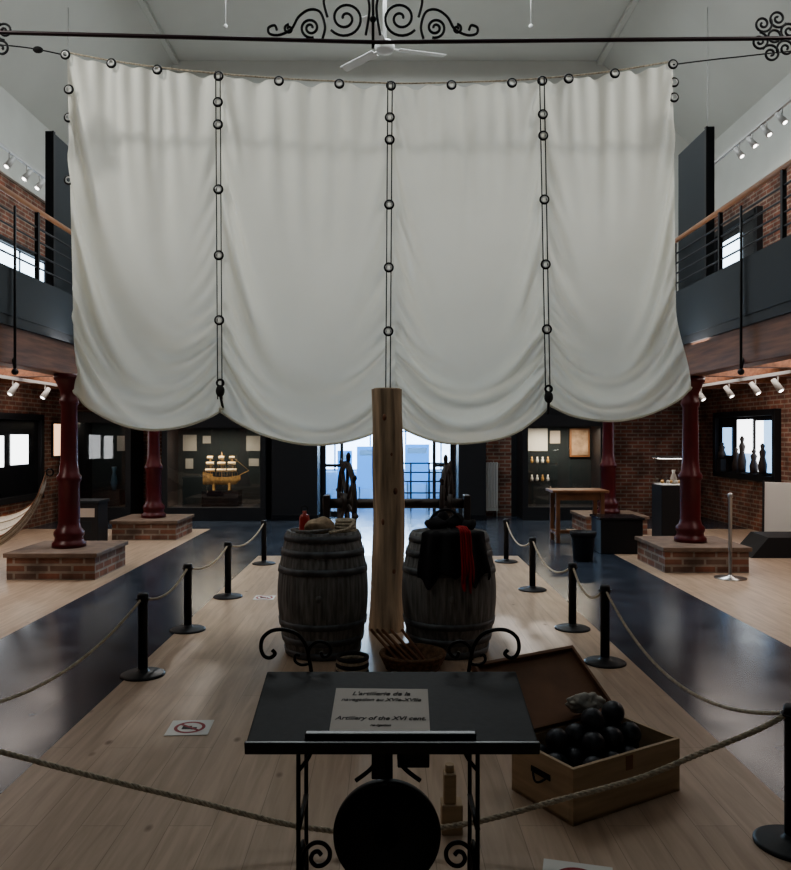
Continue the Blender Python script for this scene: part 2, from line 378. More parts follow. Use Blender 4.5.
def gallery(sg,off=0,pt=3.38):
    g=M('balcony_gallery'); W_=WX-.003
    def bx(a,b,ya,yb,za,zb,m,bev=0):
        xa,xb=sorted((sg*a,sg*b)); g.box(xa,xb,ya,yb,za,zb,m,bev)
    ya,yb=Y0+.01,WY-.01; o=off
    bx(3.7+o,W_,ya,yb,2.62,2.8,BEAMW)
    bx(3.6+o,3.82+o,ya,yb,2.325,2.78,BEAMW,.01)
    bx(3.57+o,3.6+o,ya,yb,2.70,2.80,BLACK)
    y=Y0+.8
    while y<WY-.1: bx(3.82+o,W_,y-.07,y+.07,2.42,2.62,BEAMW); y+=1.4
    bx(3.56+o,3.6+o,ya,yb,2.8,pt,SLATEP)
    X=sg*(3.6+o)
    for k in range(1,5): z=pt+(4.0-pt)*k/5; g.cyl((X,ya,z),(X,yb,z),.011,BLACK,8)
    g.cyl((X,ya,4.04),(X,yb,4.04),.028,HANDW,12)
    y=Y0+.3
    while y<WY:
        bx(3.58+o,3.62+o,y-.02,y+.02,2.8,4.02,BLACK)
        y+=1.35
    y=Y0+1.0
    while y<WY:
        X=sg*(3.53+o)
        g.cyl((X,y,2.25),(X,y,3.9),.014,BLACK,8); g.cyl((X,y,2.25),(sg*(3.7+o),y+.25,2.55),.012,BLACK,8)
        g.sphere((X,y,2.24),.035,BLACK,sub=2)
        y+=2.7
    return g.done()
gallery(-1,.20,3.28); gallery(1)
p=M('tall_partition_panel'); p.box(3.72,3.80,9.07,10.0,2.805,5.2,SLATEP,.008); p.box(3.70,3.72,9.07,9.12,2.805,5.2,BLACK); p.box(3.7,3.86,9.05,10.02,2.805,2.86,BLACK); p.done()
p=M('tall_partition_panel'); p.box(-3.98,-3.90,9.05,9.9,2.805,5.14,SLATEP,.008); p.box(-3.90,-3.88,9.05,9.1,2.805,5.14,BLACK); p.box(-4.04,-3.88,9.03,9.92,2.805,2.86,BLACK); p.done()

def column(x,y,w=1.04):
    c=M('cast_iron_column'); h=.30
    c.box(x-w/2+.03,x+w/2-.03,y-.5,y+.5,0,h-.05,BRICK2); c.box(x-w/2,x+w/2,y-.53,y+.53,h-.05,h,STONE,.008)
    prof=[(.19,h),(.19,h+.05),(.165,h+.07),(.155,h+.11),(.17,h+.14),(.17,h+.18),(.135,h+.22),(.12,h+.28),(.12,h+.75),(.14,h+.78),(.14,h+.82),(.112,h+.86),(.098,h+1.0),(.09,1.95),(.11,1.98),(.11,2.02),(.092,2.05),(.10,2.12),(.15,2.24),(.17,2.26),(.17,2.32)]
    c.lathe(prof,(x,y,0),REDCOL,32)
    return c.done()
column(-3.74,9.15); column(3.72,9.6); column(-3.74,12.45); column(3.70,13.1)

# ---------------------------------------------------------------- sail : hung cloth relaxed with a small cloth solver
SY=7.2; K=SY/780
def sx(p): return (p-388)*K
def sz(p): return 1.6+(436-p)*K
topT=[(68,55),(110,63),(160,70),(217,76),(279,81),(341,84),(402,86),(455,85),(511,83),(565,79),(610,74),(672,64)]
seamT=[68,220,391,541,672]; seamB=[81,224,396,547,688]
sideY=[[(0,55),(1,388)],[(0,76),(1,407)],[(0,86),(1,420)],[(0,80),(1,403)],[(0,64),(1,388)]]
Hpx=[360,358,372,350]; Wf=[1.15,1.12,1.12,1.16]
gs=[[0,.3,.6,1],[0,.35,.7,1],[0,.4,.8,1],[0,.2,.55,1]]
flow=[.75,.55,-.45,-.8]
def sm(a,b,x):
    t=max(0,min(1,(x-a)/(b-a))); return t*t*(3-2*t)
def seampt(j,v,H):
    y0=sideY[j][0][1]; y1=sideY[j][1][1]
    a=.62
    ya=y0+H*a
    y=y0+H*v if v<a else ya+(y1-ya)*(v-a)/(1-a)
    t=(y-y0)/(y1-y0)
    x=seamT[j]+(seamB[j]-seamT[j])*t
    if j==0: x=68+9*t+ (4*sm(.85,1,t))
    if j==4: x=672+3*t+ 14*sm(.75,1,t)
    return np.array([sx(x),SY-.02-.03*t,sz(y)])
def relax(i):
    H=Hpx[i]; Hr=H*K; Wr=(seamT[i+1]-seamT[i])*K*Wf[i]
    P=None
    for (nu,nv,steps,its) in ((20,34,200,22),(40,68,90,18),(80,136,40,16)):
        if P is None:
            P=np.zeros((nv+1,nu+1,3))
            for r in range(nv+1):
                v=r/nv; a=seampt(i,v,H); b=seampt(i+1,v,H)
                for c_ in range(nu+1):
                    s=c_/nu; p=a*(1-s)+b*s
                    d=flow[i]; q=s-d*(v**1.8)*((1-s) if d>0 else s)*.8
                    n1=noise.noise(Vector((q*5.5+3.1*i,v*1.0,i*7.3)))+.6*noise.noise(Vector((q*11+3.1*i,v*1.3,i*3.3+5)))
                    p[2]-= (sz(0)-sz(1))*(smooth_interp(topT,seamT[i]+(seamT[i+1]-seamT[i])*s)-((1-s)*sideY[i][0][1]+s*sideY[i+1][0][1]))*(1-v)
                    p[1]-= (.22*n1+.08*math.sin(pi*v))*math.sin(pi*s)**.5
                    p[2]-= .28*math.sin(pi*s)*v**2
                    P[r,c_]=p
        else:
            r0,c0=P.shape[:2]
            ri=np.linspace(0,r0-1,nv+1); ci=np.linspace(0,c0-1,nu+1)
            Q=np.zeros((nv+1,c0,3))
            for c_ in range(c0):
                for k in range(3): Q[:,c_,k]=np.interp(ri,np.arange(r0),P[:,c_,k])
            R=np.zeros((nv+1,nu+1,3))
            for r in range(nv+1):
                for k in range(3): R[r,:,k]=np.interp(ci,np.arange(c0),Q[r,:,k])
            P=R
        hx=Wr/nu; hz=Hr/nv
        pins=[]
        for r in range(nv+1):
            pins.append((r,0,seampt(i,r/nv,H))); pins.append((r,nu,seampt(i+1,r/nv,H)))
        # head rope: the whole top hem is laced, dipping slightly between grommets and gathered into small pleats
        for c_ in range(1,nu):
            s=c_/nu; px=seamT[i]+(seamT[i+1]-seamT[i])*s
            dip=0
            for ga,gb in zip(gs[i],gs[i][1:]):
                if ga<=s<=gb: dip=math.sin(pi*(s-ga)/(gb-ga)); sp_=gb-ga
            pins.append((0,c_,np.array([sx(px),SY-.02-.035*math.sin(s*41+i*2)*dip-.03*dip*math.sin(s*19+i),sz(smooth_interp(topT,px)+2.6*dip)])))
        pr=np.array([p[0] for p in pins]); pc=np.array([p[1] for p in pins]); pt=np.array([p[2] for p in pins])
        prev=P.copy()
        cons=[]
        def add(A,B,L,k): cons.append((A,B,L,k))
        S_=slice
        def rng(st,off,n,step):
            a=np.arange(st,n-off,step); return a,a+off
        for st in (0,1):
            a,b=rng(st,1,nu+1,2); add((S_(None),a),(S_(None),b),hx,1.0)
            a,b=rng(st,1,nv+1,2); add((a,S_(None)),(b,S_(None)),hz,1.0)
        dg=math.hypot(hx,hz)
        for st in (0,1):
            a,b=rng(st,1,nv+1,2)
            add((a,S_(0,nu)),(b,S_(1,nu+1)),dg,.35); add((a,S_(1,nu+1)),(b,S_(0,nu)),dg,.35)
        kb={20:.06,40:.08,80:.15}[nu]
        for st in range(4):
            a,b=rng(st,2,nu+1,4); add((S_(None),a),(S_(None),b),2*hx,kb)
            a,b=rng(st,2,nv+1,4); add((a,S_(None)),(b,S_(None)),2*hz,kb)
        g=np.array([0,-.00015,-.0022])*(20/nu)
        for st in range(steps):
            vel=(P-prev)*.95; prev=P.copy(); P=P+vel+g
            for it in range(its):
                for (A,B,L,k) in cons:
                    pa=P[A];pb=P[B]; dv=pb-pa; l=np.sqrt((dv*dv).sum(-1,keepdims=True))+1e-9
                    cr=dv*(.5*k*(l-L)/l); P[A]=pa+cr; P[B]=pb-cr
                P[pr,pc]=pt
    return P
S=M('hanging_sail')
for i in range(4):
    P=relax(i); n0,n1_=P.shape[:2]
    for _ in range(2):
        Q=P.copy(); Q[1:-1,1:-1]=.5*P[1:-1,1:-1]+.125*(P[2:,1:-1]+P[:-2,1:-1]+P[1:-1,2:]+P[1:-1,:-2]); P=Q
    S.grid(lambda u,v: Vector(P[round(v*(n0-1)),round(u*(n1_-1))]),n1_-1,n0-1,SAIL)
    S.tube([Vector(P[-1,k]) for k in range(0,n1_,2)],.012,SAIL,6)
bmesh.ops.remove_doubles(S.bm,verts=S.bm.verts,dist=.0008)
tp=[]
for k in range(61):
    p=68+(672-68)*k/60; tp.append((sx(p),SY-.03,sz(smooth_interp(topT,p)-1)))
S.tube(tp,.008,ROPE,6)
def grom(px,py,yo=-.09):
    S.torus((sx(px),SY+yo,sz(py)),.037,.010,IRON,'Y',20,6); S.torus((sx(px),SY+yo-.004,sz(py)),.026,.007,RING,'Y',20,6)
for i in range(4):
    for s in gs[i][:-1]:
        px=seamT[i]+(seamT[i+1]-seamT[i])*s; grom(px,smooth_interp(topT,px)+3,-.06)
grom(671,67,-.05)
for py in (92,120,182): grom(71,py,-.05)
for py in (85,100): grom(672,py,-.05)
seams=[(220,76,[107,129,193,258,322],222,400),(390,86,[122,144,208,270,333],388,389),(540,82,[119,140,203,267,331],546,400)]
for (x0,y0,gg,x1,y1) in seams:
    for dx in (-2.2,2.2):
        S.tube([(sx(x0+dx+(x1-x0)*k/12),SY-.09,sz(y0+(y1-y0)*k/12)) for k in range(13)],.0055,DROPE,6)
    for gy in gg: grom(x0+(x1-x0)*(gy-y0)/(y1-y0),gy,-.10)
for (px,py) in ((223,392),(546,398)):
    S.sphere((sx(px),SY-.12,sz(py)),.05,DROPE,(.8,.6,1.1)); S.torus((sx(px),SY-.12,sz(py-8)),.03,.01,IRON)
    S.cyl((sx(px),SY-.12,sz(py+4)),(sx(px+1),SY-.05,sz(py+16)),.012,DROPE,8)
S.tube(catmull([(sx(68),SY,sz(56)),(sx(20),SY,sz(47)),(-4.0,SY,sz(44)),(-WX+.01,SY,sz(40))]),.006,DROPE,6)
S.tube(catmull([(sx(672),SY,sz(65)),(sx(730),SY,sz(58)),(4.2,SY,sz(48)),(WX-.01,SY,sz(44))]),.006,DROPE,6)
S.sphere((sx(38),SY,sz(50)),.03,DROPE,(1.6,1,1))
S.done(fixn=False)

# ---------------------------------------------------------------- mast
m=M('mast_post')
def logpt(u,v):
    z=1.985*v; a=2*pi*u
    r=.136-.012*v+.014*noise.noise(Vector((math.cos(a)*1.3,math.sin(a)*1.3,z*1.8)))+.005*noise.noise(Vector((math.cos(a)*9,math.sin(a)*9,z*1.2)))+.014*max(0,1-v*8)
    return Vector((-.01+.015*math.sin(z*1.6)+r*math.cos(a),6.45+r*math.sin(a),z))
m.grid(logpt,64,80,LOG)
bmesh.ops.remove_doubles(m.bm,verts=m.bm.verts,dist=.0005)
m.lathe([(.118,1.975),(.108,1.992),(.01,1.995)],(-.01+.015*math.sin(1.985*1.6),6.45,0),BREAD,40)
for (a,z) in ((-1.4,1.45),(-1.9,.9),(-1.2,.5),(-1.75,1.75),(-1.1,1.15)):
    m.sphere((-.01+.015*math.sin(z*1.6)+.122*math.cos(a),6.45+.122*math.sin(a),z),.02,BEAMW,(1,.6,1.5),2)
m.done()

# ---------------------------------------------------------------- barrels
def barrel(x,y,rb,h,n=22):
    b=M('wooden_barrel'); seg=n*6
    gap=lambda k: .985 if k%6==0 else 1.0
    R=lambda t: rb*(.80+.20*math.sin(pi*t))
    prof=[(R(k/24),h*k/24) for k in range(25)]
    rr=prof[-1][0]
    prof+= [(rr-.025,h),(rr-.03,h-.035),(.02,h-.035)]
    b.lathe(prof,(x,y,0),BARW,seg,rmod=gap)
    for t in (.035,.14,.27,.70,.84,.955):
        w=.045/h/2*1.0
        a,c=t-w,t+w
        b.lathe([(R(a)+.001,h*a),(R(a)+.008,h*a),(R(c)+.008,h*c),(R(c)+.001,h*c)],(x,y,0),HOOP,48)
    b.sphere((x,y-R(.5)+.004,h*.5),.03,BARW,(1,.3,1),2)
    b.done()
barrel(-.483,5.80,.335,.90)
barrel(.455,5.84,.352,.885)
j=M('red_lantern'); j.lathe([(.045,0),(.045,.02),(.04,.03),(.04,.12),(.03,.14),(.016,.15),(.016,.17)],(-.625,5.84,.867),REDJ,20); j.torus((-.625,5.84,1.05),.025,.004,IRON); j.done()
j=M('burlap_sack')
q=j.sphere((-.50,5.68,.945),.1,BREAD,(1.1,.8,.62),4)
for v in q: v.co+=Vector((0,0,1))*.03*noise.noise(v.co*12)
j.done()
j=M('rope_coil')
for k in range(5): j.torus((-.315,5.76,.882+.023*k),.080-.004*k,.013,ROPE,'Z')
j.tube(catmull([(-.25,5.70,.975),(-.29,5.62,.93),(-.38,5.56,.915),(-.42,5.54,.915)]),.011,ROPE,6)
j.done()
j=M('belaying_tools')
for k in range(4):
    j.cyl((-.66+.03*k,5.60-.02*k,.912),(-.52+.04*k,5.55+.005*k,.922+.004*k),.011,BARW,8,.007)
j.done()
j=M('leather_gear_bundle')
for (x,y,z,r_,sc) in ((.36,5.80,.945,.07,(1.3,1,.6)),(.50,5.84,.955,.06,(1.2,1,.9)),(.42,5.90,.98,.05,(1,1,1)),(.60,5.80,.94,.05,(1.1,1,.7))):
    q=j.sphere((x,y,z),r_,CLOTHB,sc,3)
    for v in q: v.co+=Vector((0,0,1))*.03*noise.noise(v.co*14)
j.tube(catmull([(.30,5.78,.96),(.36,5.80,1.03),(.46,5.80,1.05),(.54,5.80,.98)]),.010,DROPE,6)
j.done()
def drape(name,mt,a0,a1,drop,z_top,x,y,rad,seed,inner=.05,lift=0):
    d=M(name)
    def fn(u,v):
        a=a0+(a1-a0)*u
        tot=(rad-inner)+drop*(.75+.5*noise.noise(Vector((u*5,seed,1)))+.15*math.sin(u*9))
        s_=v*tot
        wob=.014*math.sin(u*26+seed)+.02*noise.noise(Vector((u*7,v*2,seed)))
        if s_<rad-inner: r=inner+s_; z=z_top+.012+lift+max(0,wob)*.6
        else:
            dn=s_-(rad-inner); r=rad+.03+lift+.05*min(1,dn*4)+wob*(1+dn*2); z=z_top+.01-dn
        return Vector((x+r*math.cos(a),y+r*math.sin(a),z))
    d.grid(fn,50,40,mt); return d.done(solid=.008)
drape('dark_coat',CLOTHB,-pi*.72,-pi*.24,.42,.897,.455,5.84,.30,3.0)
drape('red_sash',CLOTHR,-pi*.455,-pi*.395,.46,.92,.455,5.84,.325,8.0,.24,.012)

w=M('ship_steering_wheel')
def wheel(x,y,z,R,tilt):
    rt=Matrix.Rotation(tilt,3,'Z')
    for RR_,r in ((R,.024),(R*.93,.018)):
        pts=[Vector((x,y,z))+rt@Vector((0,RR_*math.cos(2*pi*k/40),RR_*math.sin(2*pi*k/40))) for k in range(40)]
        w.tube(pts,r,TABLED,8,closed=True)
    for k in range(8):
        a=2*pi*k/8+.2; dv=rt@Vector((0,math.cos(a),math.sin(a)))
        w.tube([Vector((x,y,z))+dv*R*t for t in (0,.4,.9,1.0,1.1,1.22,1.3)],.02,TABLED,8,rf=lambda t:(.8,.7,.9,.6,.9,1.1,.5)[min(6,int(t*6+.5))])
    w.cyl(Vector((x,y,z))-rt@Vector((.05,0,0)),Vector((x,y,z))+rt@Vector((.05,0,0)),.09,TABLED,20)
wheel(-.38,7.15,.99,.36,.25); wheel(.54,7.15,.97,.36,-.2)
w.cyl((-.6,7.15,.98),(.74,7.15,.98),.045,TABLED,16)
for x in (-.56,.72):
    w.box(x-.03,x+.03,7.07,7.23,0,1.06,TABLED,.01); w.box(x-.05,x+.05,6.9,7.4,0,.08,TABLED,.01)
w.done()
b=M('wicker_basket')
b.lathe([(.16,0),(.20,.05),(.22,.09),(.225,.12),(.20,.12),(.19,.08),(.15,.02),(.01,.015)],(.17,5.35,0),WICK,40,rmod=lambda k:1+.02*(-1)**k)
for k in range(4): b.torus((.17,5.35,.02+.03*k),.18+.014*k,.010,WICK,'Z')
b.done()
b=M('wooden_rods')
for k,(xa,xb) in enumerate(((.02,.16),(.06,.20),(.12,.25),(-.02,.10),(.2,.28))): b.cyl((xa-.1,5.55,.22),(xb,5.32,.03),.011,TABLEW,8)
b.done()
b=M('rope_coil')
for k in range(5): b.torus((-.24,5.25,.015+.024*k),.10-.004*(k%2),.014,ROPE if k%2 else DROPE,'Z')
b.done()

# ---------------------------------------------------------------- stanchions & ropes
def stanchion(x,y,h=.545):
    s=M('barrier_post')
    s.lathe([(.145,0),(.145,.008),(.13,.016),(.05,.022),(.034,.03),(.032,.045)],(x,y,0),BLACK,40)
    s.lathe([(.032,.03),(.032,h-.06),(.036,h-.058),(.036,h-.01),(.030,h),(.01,h+.001)],(x,y,0),BLACK,24)
    s.torus((x,y,h-.035),.042,.005,IRON,'Z',20,6)
    s.done()
Lp=[(-1.95,3.0),(-1.64,5.22),(-1.65,6.43),(-1.59,7.75),(-1.55,9.75)]
Rp=[(1.585,3.05),(1.53,5.50),(1.53,6.47),(1.50,8.1),(1.50,9.9)]
for p in Lp+Rp: stanchion(*p)
def twist(r,pts,rad=.0085):
    P=catmull(pts,6)
    for s_ in range(3):
        out=[];L=0
        for k,p in enumerate(P):
            t=(P[min(k+1,len(P)-1)]-P[max(k-1,0)]).normalized()
            n1=t.cross(Vector((0,0,1))); n1.normalize(); n2=t.cross(n1)
            if k: L+=(P[k]-P[k-1]).length
            a=L*2*pi/.07+s_*2*pi/3
            out.append(p+(n1*math.cos(a)+n2*math.sin(a))*rad*.55)
        r.tube(out,rad*.62,ROPE,6)
def srope(a,b,sag,n=24,za=.505,zb=.505):
    r=M('barrier_rope'); pts=[]
    A=Vector((*a,0));B=Vector((*b,0)); dr=(B-A).normalized()*.042; A+=dr; B-=dr
    for k in range(n+1):
        t=k/n; pts.append((A.x+(B.x-A.x)*t,A.y+(B.y-A.y)*t,za+(zb-za)*t-sag*4*t*(1-t)))
    twist(r,pts); r.done()
for seq,sags in ((Lp,[.20,.08,.08,.1]),(Rp,[.24,.13,.15,.15])):
    for a,b,s_ in zip(seq,seq[1:],sags): srope(a,b,s_)
r=M('barrier_rope')
twist(r,catmull([(-1.91,3.0,.50),(-1.49,3.0,.385),(-1.11,3.0,.285),(-.72,3.0,.19),(-.34,3.0,.098),(0,3.0,.073),(.335,3.0,.115),(.66,3.0,.2),(.97,3.0,.285),(1.2,3.01,.373),(1.43,3.03,.455),(1.545,3.05,.503)],6),.010)
r.done()
s=M('steel_post'); s.lathe([(.17,0),(.17,.012),(.03,.03),(.02,.05),(.02,.90),(.028,.91),(.028,.95),(.01,.96)],(3.84,8.75,0),STEEL,28); s.done()

# ---------------------------------------------------------------- lectern on treadle base
L=M('lectern')
bx0,bx1=-.400,.424; yf,zf,yb,zb=2.19,.738,2.58,.822
ang=math.atan2(zb-zf,yb-yf); ln=math.hypot(zb-zf,yb-yf)
mt=Matrix.Translation((0,yf,zf))@Matrix.Rotation(ang,4,'X')
L.box(bx0,bx1,0,ln,-.028,0,LEATH,.006,mt)
L.box(bx0-.003,bx1+.003,-.006,.006,-.034,.003,BLACKG,.003,mt)
L.box(-.235,.25,.018,.036,0,.016,BLACKG,.003,mt)
L.box(-.17,.12,.045,.285,.0004,.002,PAPER,0,mt@Matrix.Rotation(-.02,4,'Z'))
L.box(-.28,.28,.08,.34,-.06,-.028,BLACK,.004,mt)
def spiral(cx,cz,y,r0,r1,a0,a1,n=40):
    return [Vector((cx+(r0+(r1-r0)*k/n)*math.cos(a0+(a1-a0)*k/n),y,cz+(r0+(r1-r0)*k/n)*math.sin(a0+(a1-a0)*k/n))) for k in range(n+1)]
ir=.006
for sg in (-1,1):
    X=sg*.262
    for yy in (2.28,2.50):
        L.tube(catmull([(X,yy,.70),(X*1.0,yy,.55),(X*1.0,yy,.35),(X*1.0,yy,.15),(X*1.08,yy,.03),(X*1.25,yy,.008)]),.0065,IRON,8)
        L.tube(catmull([(X,yy,.62),(X-sg*.03,yy,.66),(X-sg*.045,yy,.70)]),ir,IRON,8)
        if yy<2.4:
            cpx=X-sg*.055
            p=[Vector((cpx+sg*q_[0],yy,q_[1])) for q_ in ((-.012,.375),(-.002,.385),(.012,.380),(.018,.362),(.006,.345),(-.016,.345),(-.034,.362),(-.036,.388),(-.018,.408),(.008,.410),(.032,.392),(.044,.36),(.046,.30),(.044,.25),(.030,.215),(.006,.200),(-.022,.205),(-.038,.228),(-.034,.252),(-.014,.262),(.006,.254),(.010,.238),(-.002,.230))]
            L.tube(catmull(p,6),.0065,IRON,8)
    L.tube([(X,2.28,.15),(X,2.50,.15)],.008,IRON,8); L.tube([(X,2.28,.45),(X,2.50,.45)],.008,IRON,8); L.tube([(X,2.28,.69),(X,2.50,.69)],.010,IRON,8)
    L.tube([Vector((X,2.39+(.01+.07*k/50)*math.cos(k*.25),.30+(.01+.07*k/50)*math.sin(k*.25))) for k in range(51)],ir,IRON,8)
    L.tube(catmull([(sg*.05,2.42,.72),(sg*.06,2.42,.66),(sg*.035,2.42,.61),(sg*.05,2.42,.57),(sg*.10,2.42,.53)]),.007,IRON,8)
    L.tube(catmull([(sg*.262,2.42,.20),(sg*.15,2.42,.145),(0,2.42,.12)]),.008,IRON,8)
L.tube([(-.262,2.42,.12),(.262,2.42,.12)],.008,IRON,8)
q=Matrix.Rotation(pi/2,3,'X')
L.lathe([(.02,-.012),(.155,-.008),(.158,-.016),(.168,-.016),(.170,0),(.168,.016),(.158,.016),(.155,.008),(.02,.012)],(-.003,2.46,.345),BLACK,64,q)
L.lathe([(.035,-.03),(.035,.03)],(-.003,2.46,.345),IRON,24,q)
L.cyl((-.003,2.40,.345),(-.003,2.53,.345),.012,IRON); L.box(-.02,.015,2.50,2.53,.345,.76,IRON)
L.box(-.05,-.01,2.38,2.42,.55,.75,BLACK,.004); L.box(.03,.13,2.44,2.50,.56,.75,BLACK,.004)
L.box(-.17,.17,2.26,2.44,.07,.085,IRON,.003)
k6=2.6/780
def w6(l,mir): return [((( (780-a) if mir else a)-388)*k6,2.60,1.6-(b_-436)*k6) for a,b_ in l]
for mir in (0,1):
    for pl,rr in (([(272,650),(275,654),(270,658),(264,656),(261,648),(263,638),(272,631),(285,630),(298,635),(306,646),(309,658),(311,670),(313,690)],.0065),
                  ([(321,652),(323,657),(328,656),(331,650),(327,644),(318,642),(310,648),(308,660)],.0055),
                  ([(300,656),(296,655),(295,661),(301,665),(309,664)],.005)):
        L.tube(catmull(w6(pl,mir)),rr,IRON,8)
lect=L.done()
def onboard(x,y): return mt@Vector((x,y,.0026))
for (tx,sz_,yy) in (("L'artillerie de la",.029,.245),("navegation au XVIe-XVIIe",.0235,.212),("Artillery of the XVI cent.",.0265,.11),("navigation",.015,.078)):
    text(tx,sz_,onboard(-.022,yy),(ang,0,-.02),INK,lect,'label_text')

# ---------------------------------------------------------------- crate with cannonballs
th=math.atan2(.33,.56)
O=Vector((.757,3.19,0)); mt=Matrix.Translation(O)@Matrix.Rotation(th,4,'Z')
CW,CD,CH,tk=.65,.39,.235,.018
c=M('wooden_chest')
c.box(0,CW,0,tk,0,CH,CRATEW,.002,mt); c.box(0,CW,CD-tk,CD,0,CH,CRATEW,.002,mt)
c.box(0,tk,tk,CD-tk,0,CH,CRATEW,.002,mt); c.box(CW-tk,CW,tk,CD-tk,0,CH,CRATEW,.002,mt)
c.box(0,CW,0,CD,0,tk,CRATEW,.002,mt)
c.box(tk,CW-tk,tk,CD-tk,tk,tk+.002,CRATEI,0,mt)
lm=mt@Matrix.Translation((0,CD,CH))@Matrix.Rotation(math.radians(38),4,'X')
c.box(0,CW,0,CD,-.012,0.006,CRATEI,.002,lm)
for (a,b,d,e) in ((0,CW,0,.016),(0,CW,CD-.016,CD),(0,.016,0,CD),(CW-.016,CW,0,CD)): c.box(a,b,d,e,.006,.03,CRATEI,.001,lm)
for x in (.12,.53): c.box(x-.02,x+.02,CD-.002,CD+.004,CH-.05,CH+.01,IRON,0,mt)
hp=[mt@Vector((-.006-.02*math.sin(pi*k/10),CD*.5-.045+.09*k/10,CH*.62-.03*math.sin(pi*k/10))) for k in range(11)]
c.tube(hp,.005,IRON,8); c.box(-.004,0,CD*.5-.06,CD*.5+.06,CH*.6-.005,CH*.6+.02,IRON,0,mt)
c.box(CW/2-.02,CW/2+.02,-.004,0,CH-.07,CH-.01,CRATEI,0,mt)
c.done()
balls=M('cannonball_pile'); r=.052
def addb(x,y,z):
    p=mt@Vector((x,y,z)); balls.sphere(p,r,BALL,sub=3)
for i in range(5):
    for jx in range(3): addb(.09+i*.108,.075+jx*.112,.022+r)
for i in range(5):
    for jx in range(3):
        if (i,jx) in ((4,0),(0,0)): continue
        addb(.085+i*.110+random.uniform(-.006,.006),.078+jx*.110,.022+r+.095)
for i in range(4):
    for jx in range(2): 
        if (i,jx)==(0,0): continue
        addb(.14+i*.112,.135+jx*.110,.022+r+.172)
for (x,y) in ((.30,.19),(.45,.21)): addb(x,y,.022+r+.250)
balls.done()
g=M('crumpled_rag')
cen=mt@Vector((.43,.36,.325))
q=g.sphere(cen,.07,CLOTHW,(1.2,.6,.7),4)
for v in q:
    d_=(v.co-cen); v.co=cen+d_*(1+.35*noise.noise(d_*26)+.2*noise.noise(d_*60+Vector((3,1,2))))
g.done()
g=M('wooden_mallet_stand')
g.box(.215,.30,3.12,3.2,0,.12,CRATEW,.004); g.box(.225,.275,3.13,3.19,.12,.24,CRATEW,.006); g.cyl((.25,3.16,.24),(.25,3.16,.27),.018,CRATEW)
g.done()

# ---------------------------------------------------------------- floor signs
def fsign(x,y,w,d,rot):
    s=M('floor_sign'); m4=Matrix.Translation((x,y,0))@Matrix.Rotation(rot,4,'Z')
    s.box(-w/2,w/2,-d/2,d/2,.001,.0035,WHITE,0,m4)
    for k in range(32):
        a,b=2*pi*k/32,2*pi*(k+1)/32
        s.poly([m4@Vector((.066*math.cos(a),.066*math.sin(a),.0045)),m4@Vector((.084*math.cos(a),.084*math.sin(a),.0045)),m4@Vector((.084*math.cos(b),.084*math.sin(b),.0045)),m4@Vector((.066*math.cos(b),.066*math.sin(b),.0045))],REDP)
    s.box(-.07,.07,-.008,.008,.0045,.0052,REDP,0,m4@Matrix.Rotation(-.7,4,'Z'))
    s.box(-.04,.01,-.025,.02,.004,.0048,INK,0,m4); s.box(.01,.04,-.03,.0,.004,.0048,INK,0,m4)
    s.done()
fsign(-1.085,4.27,.23,.22,.05); fsign(.68,2.80,.25,.24,-.25); fsign(-1.22,7.7,.2,.2,0)

# ---------------------------------------------------------------- tie rod with wrought iron
def ornament(m,cx,zr,y,s):
    for sg in (-1,1):
        def sp(x,z,r0,r1,a0,a1,th=.011): m.tube([(cx+sg*(p.x),y,zr+p.z) for p in spiral(x,z,0,r0,r1,a0,a1,48)],th*s,IRON,8)
        def cv(l,th=.011): m.tube([(cx+sg*a*s,y,zr+b_*s) for a,b_ in [(q.x,q.z) for q in catmull([Vector((a,0,b_)) for a,b_ in l],8)]],th*s,IRON,8)
        sp(.23*s,.19*s,.02*s,.155*s,0,4.2*pi*.9)
        sp(.20*s,.47*s,.02*s,.12*s,pi,pi+3.4*pi)
        sp(.52*s,.11*s,.015*s,.085*s,pi,-2.6*pi)
        cv([(.06,.05),(.03,.3),(.10,.55),(.02,.72)])
        cv([(.38,.20),(.41,.34),(.36,.44),(.30,.46)])
        cv([(.42,.02),(.40,.12),(.44,.24),(.53,.26),(.62,.20),(.68,.10),(.78,.05),(.86,.06),(.87,.11),(.82,.13),(.80,.09)])
        sp(.70*s,.10*s,.01*s,.04*s,0,2.5*pi)
    m.cyl((cx,y,zr-.06),(cx,y,zr+.85*s),.012*s,IRON,10)
    for z in (.18,.40,.62): m.sphere((cx,y,zr+z*s),.028*s,IRON,sub=2)
m=M('wrought_iron_tie_rod')
RY=6.5; RZ=4.88
m.tube([(-WX+.005,RY,RZ+.09),(-3.2,RY,RZ+.08),(-.1,RY,RZ),(3.1,RY,RZ+.03),(WX-.005,RY,RZ+.09)],.017,IRONRED,10)
ornament(m,-.125,RZ+.01,RY,1.0)
for cx in (3.22,-3.32):
    cz=RZ+.05
    for k in range(6):
        a=2*pi*k/6+.3
        x=cx+.13*math.cos(a); z=cz+.15*math.sin(a)
        m.tube(spiral(x,z,RY,.012,.078,a,a+3.4*pi,36),.010,IRON,8)
    m.torus((cx,RY,cz),.05,.010,IRON)
m.done()

